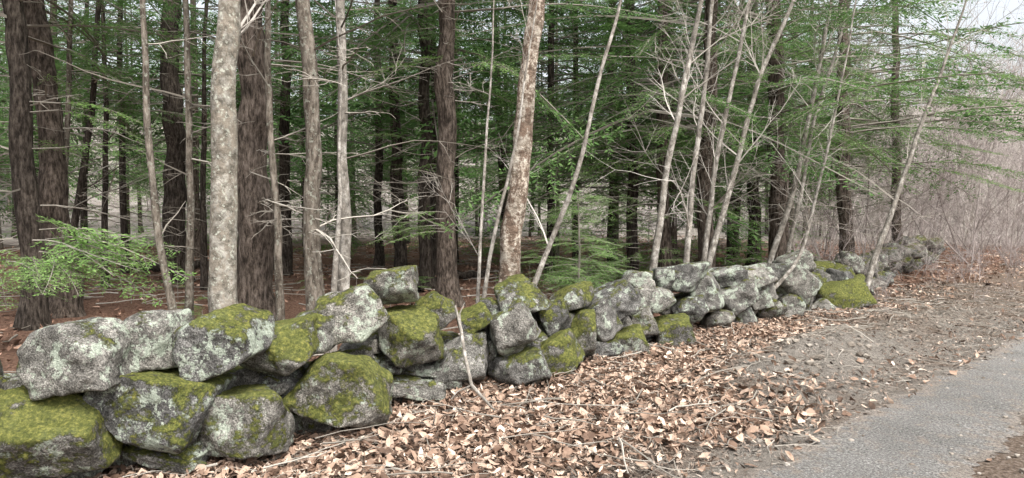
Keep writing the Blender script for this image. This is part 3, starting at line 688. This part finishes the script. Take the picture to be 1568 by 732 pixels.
for i in range(46):
    s = rg.uniform(3.6, 11); t = rg.uniform(-6, 10); x_ = R0[0]+s*RN[0]+t*RT[0]; y_ = R0[1]+s*RN[1]+t*RT[1]; z_ = g1(x_, y_)
    hh = rg.uniform(.15, .55); tube(b, [[x_, y_, z_-.03], [x_, y_, z_+hh]], [.006, .003], 4, 1, .4)
    for j in range(6):
        k = rg.integers(0, 6); place(FR[k][0], b, rg.uniform(.08, .2), rg.uniform(0, 6.28), rg.uniform(-.1, .4), 0, np.array([x_, y_, z_+hh*rg.uniform(.3, 1)]), 0, rg.uniform(.1, .4))
obj("hemlock_seedlings", b.mesh("hemlock_seedlings", [M_NEEDB, M_TWIG]))

# ------------------------------------------------------------------ bare thicket
def bare(seed, H, nb, mat, r=.03, lean=.15, spread=1.0, sub=4, thick=1.0):
    rg = np.random.default_rng(seed); b = Buf()
    for st in range(rg.integers(1, 4)):
        pt = path((rg.normal(0, .1), rg.normal(0, .1), -.1), (rg.normal(0, lean), rg.normal(0, lean), 1), H*rg.uniform(.7, 1), 10, .05, rg, 0, .03)
        tube(b, pt, np.linspace(r, r*.2, 11), 4, 0, rg.random())
        for i in range(nb):
            k = rg.uniform(1.2, 9.9); i0 = int(k); p = pt[i0]+(pt[i0+1]-pt[i0])*(k-i0)
            upbranch(b, p, rg, H*rg.uniform(.12, .32)*spread, r*.35, 1, None, sub)
    return b.mesh("bare_shrub", [mat])
BP = [bare(700+i, 5.5, 11, M_TWIGP, sub=3) for i in range(2)]
BR = [bare(720+i, 5.0, 13, M_TWIGR, .02, .3, 1.2, sub=3) for i in range(3)]
BF = [bare(730+i, 5.2, 12, (M_TWIGP, M_TWIGR, M_TWIGR)[i], .03, .25, 1.25, 0) for i in range(3)]
BS = [bare(740+i, 1.7, 8, M_TWIGR, .008, .4, 1.3, 2) for i in range(3)]
rg = np.random.default_rng(99)
th = obj("bare_thicket", None)
c_ = 0
for i in range(5000):       # thicket to the right and along the wall's far end
    y = rg.uniform(13.5, 50); x = rg.uniform(.42*y, .93*y); s = sc(x, y)
    if s < 3.0+0.0*y or (y < 18 and s < 5.0): continue
    if x/y < .50 and y < 20: continue
    c_ += 1
    if c_ > 130: break
    V_ = (BR+BP[:1]) if y < 26 else BF
    obj("shrub", V_[rg.integers(0, len(V_))], th, (x, y, g1(x, y)), (rg.normal(0, .14), rg.normal(0, .14), rg.uniform(0, 6)), rg.uniform(.55, 1.25))
for i in range(120):       # backdrop brush on the rising hillside
    y = rg.uniform(36, 90); x = rg.uniform(-.85*y, .9*y)
    obj("shrub", BF[rg.integers(0, 3)], th, (x, y, g1(x, y)), (rg.normal(0, .1), rg.normal(0, .1), rg.uniform(0, 6)), rg.uniform(1.1, 2.0))
for i in range(60):       # bare hardwoods on the slope beyond the road bend
    y = rg.uniform(38, 78); x = rg.uniform(.45*y, .82*y)
    obj("bare_tree", BF[rg.integers(0, 3)], th, (x, y, g1(x, y)), (rg.normal(0, .06), rg.normal(0, .06), rg.uniform(0, 6)), rg.uniform(1.6, 2.5))
for i in range(70):       # low whips beside the wall
    t = rg.uniform(8.5, 26); s = rg.uniform(2.3, 5); x = R0[0]+s*RN[0]+t*RT[0]; y = R0[1]+s*RN[1]+t*RT[1]
    obj("whip", BS[rg.integers(0, 3)], th, (x, y, g1(x, y)), (0, 0, rg.uniform(0, 6)), rg.uniform(.5, 1.1))
for i in range(30):       # small weeds and dead stems on the verge at the right
    t = rg.uniform(6.5, 18); s = rg.uniform(.5, 2.4); x = R0[0]+s*RN[0]+t*RT[0]; y = R0[1]+s*RN[1]+t*RT[1]
    obj("whip", BS[rg.integers(0, 3)], th, (x, y, g1(x, y)), (0, 0, rg.uniform(0, 6)), rg.uniform(.12, .3))

# leaning dead stick in front of the wall
b = Buf()
tube(b, [P(697,468,5.75), P(706,505,5.7), P(713,550,5.6), P(722,590,5.5), P(757,628,5.35)], [.009, .014, .015, .016, .009], 8, 0, .5)
tube(b, [P(706,505,5.7), P(704,480,5.75), P(712,462,5.8)], [.009, .006, .003], 6, 0, .5)
tube(b, [P(722,590,5.5), P(700,600,5.5), P(690,612,5.45)], [.009, .006, .003], 6, 0, .5)
obj("dead_stick", b.mesh("dead_stick", [M_BARK['white']], True))
# fallen logs in the forest
for (a, c, r) in [((190,372,17),(420,362,18),.13),((600,392,13),(740,378,15),.10),((640,400,12.5),(700,384,14),.06)]:
    p0, p1 = P(*a), P(*c); p0[2] = g1(p0[0], p0[1])+r; p1[2] = g1(p1[0], p1[1])+r
    b = Buf(); tt = np.linspace(0, 1, 20)[:, None]; tube(b, p0+(p1-p0)*tt+.03*rg.normal(size=(20, 3)), np.linspace(r, r*.7, 20), 10, 0)
    obj("fallen_log", b.mesh("fallen_log", [M_BARK['dark']], True))

# ------------------------------------------------------------------ light
w = bpy.data.worlds.new("World"); scene.world = w; w.use_nodes = True; nt = w.node_tree
sky = nt.nodes.new("ShaderNodeTexSky"); sky.sky_type = 'NISHITA'; sky.sun_disc = False
el, az = math.radians(55), math.radians(150)
sky.sun_elevation = el; sky.sun_rotation = az; sky.dust_density = 6; sky.air_density = 1.2; sky.ozone_density = 1
hs = nt.nodes.new("ShaderNodeHueSaturation"); hs.inputs["Saturation"].default_value = .28; hs.inputs["Value"].default_value = 2.3
nt.links.new(sky.outputs[0], hs.inputs["Color"]); nt.links.new(hs.outputs[0], nt.nodes["Background"].inputs[0])
nt.nodes["Background"].inputs[1].default_value = 0.15
sd = bpy.data.lights.new("sun", 'SUN'); sd.energy = 3.2; sd.angle = math.radians(10); sd.color = (1, .97, .91)
so = bpy.data.objects.new("sun", sd); COL.objects.link(so)
dv = Vector((math.sin(az)*math.cos(el), math.cos(az)*math.cos(el), math.sin(el)))
so.rotation_euler = dv.to_track_quat('Z', 'Y').to_euler(); so.location = (0, 0, 30)
scene.view_settings.view_transform = 'Standard'; scene.view_settings.look = 'None'; scene.view_settings.exposure = 0
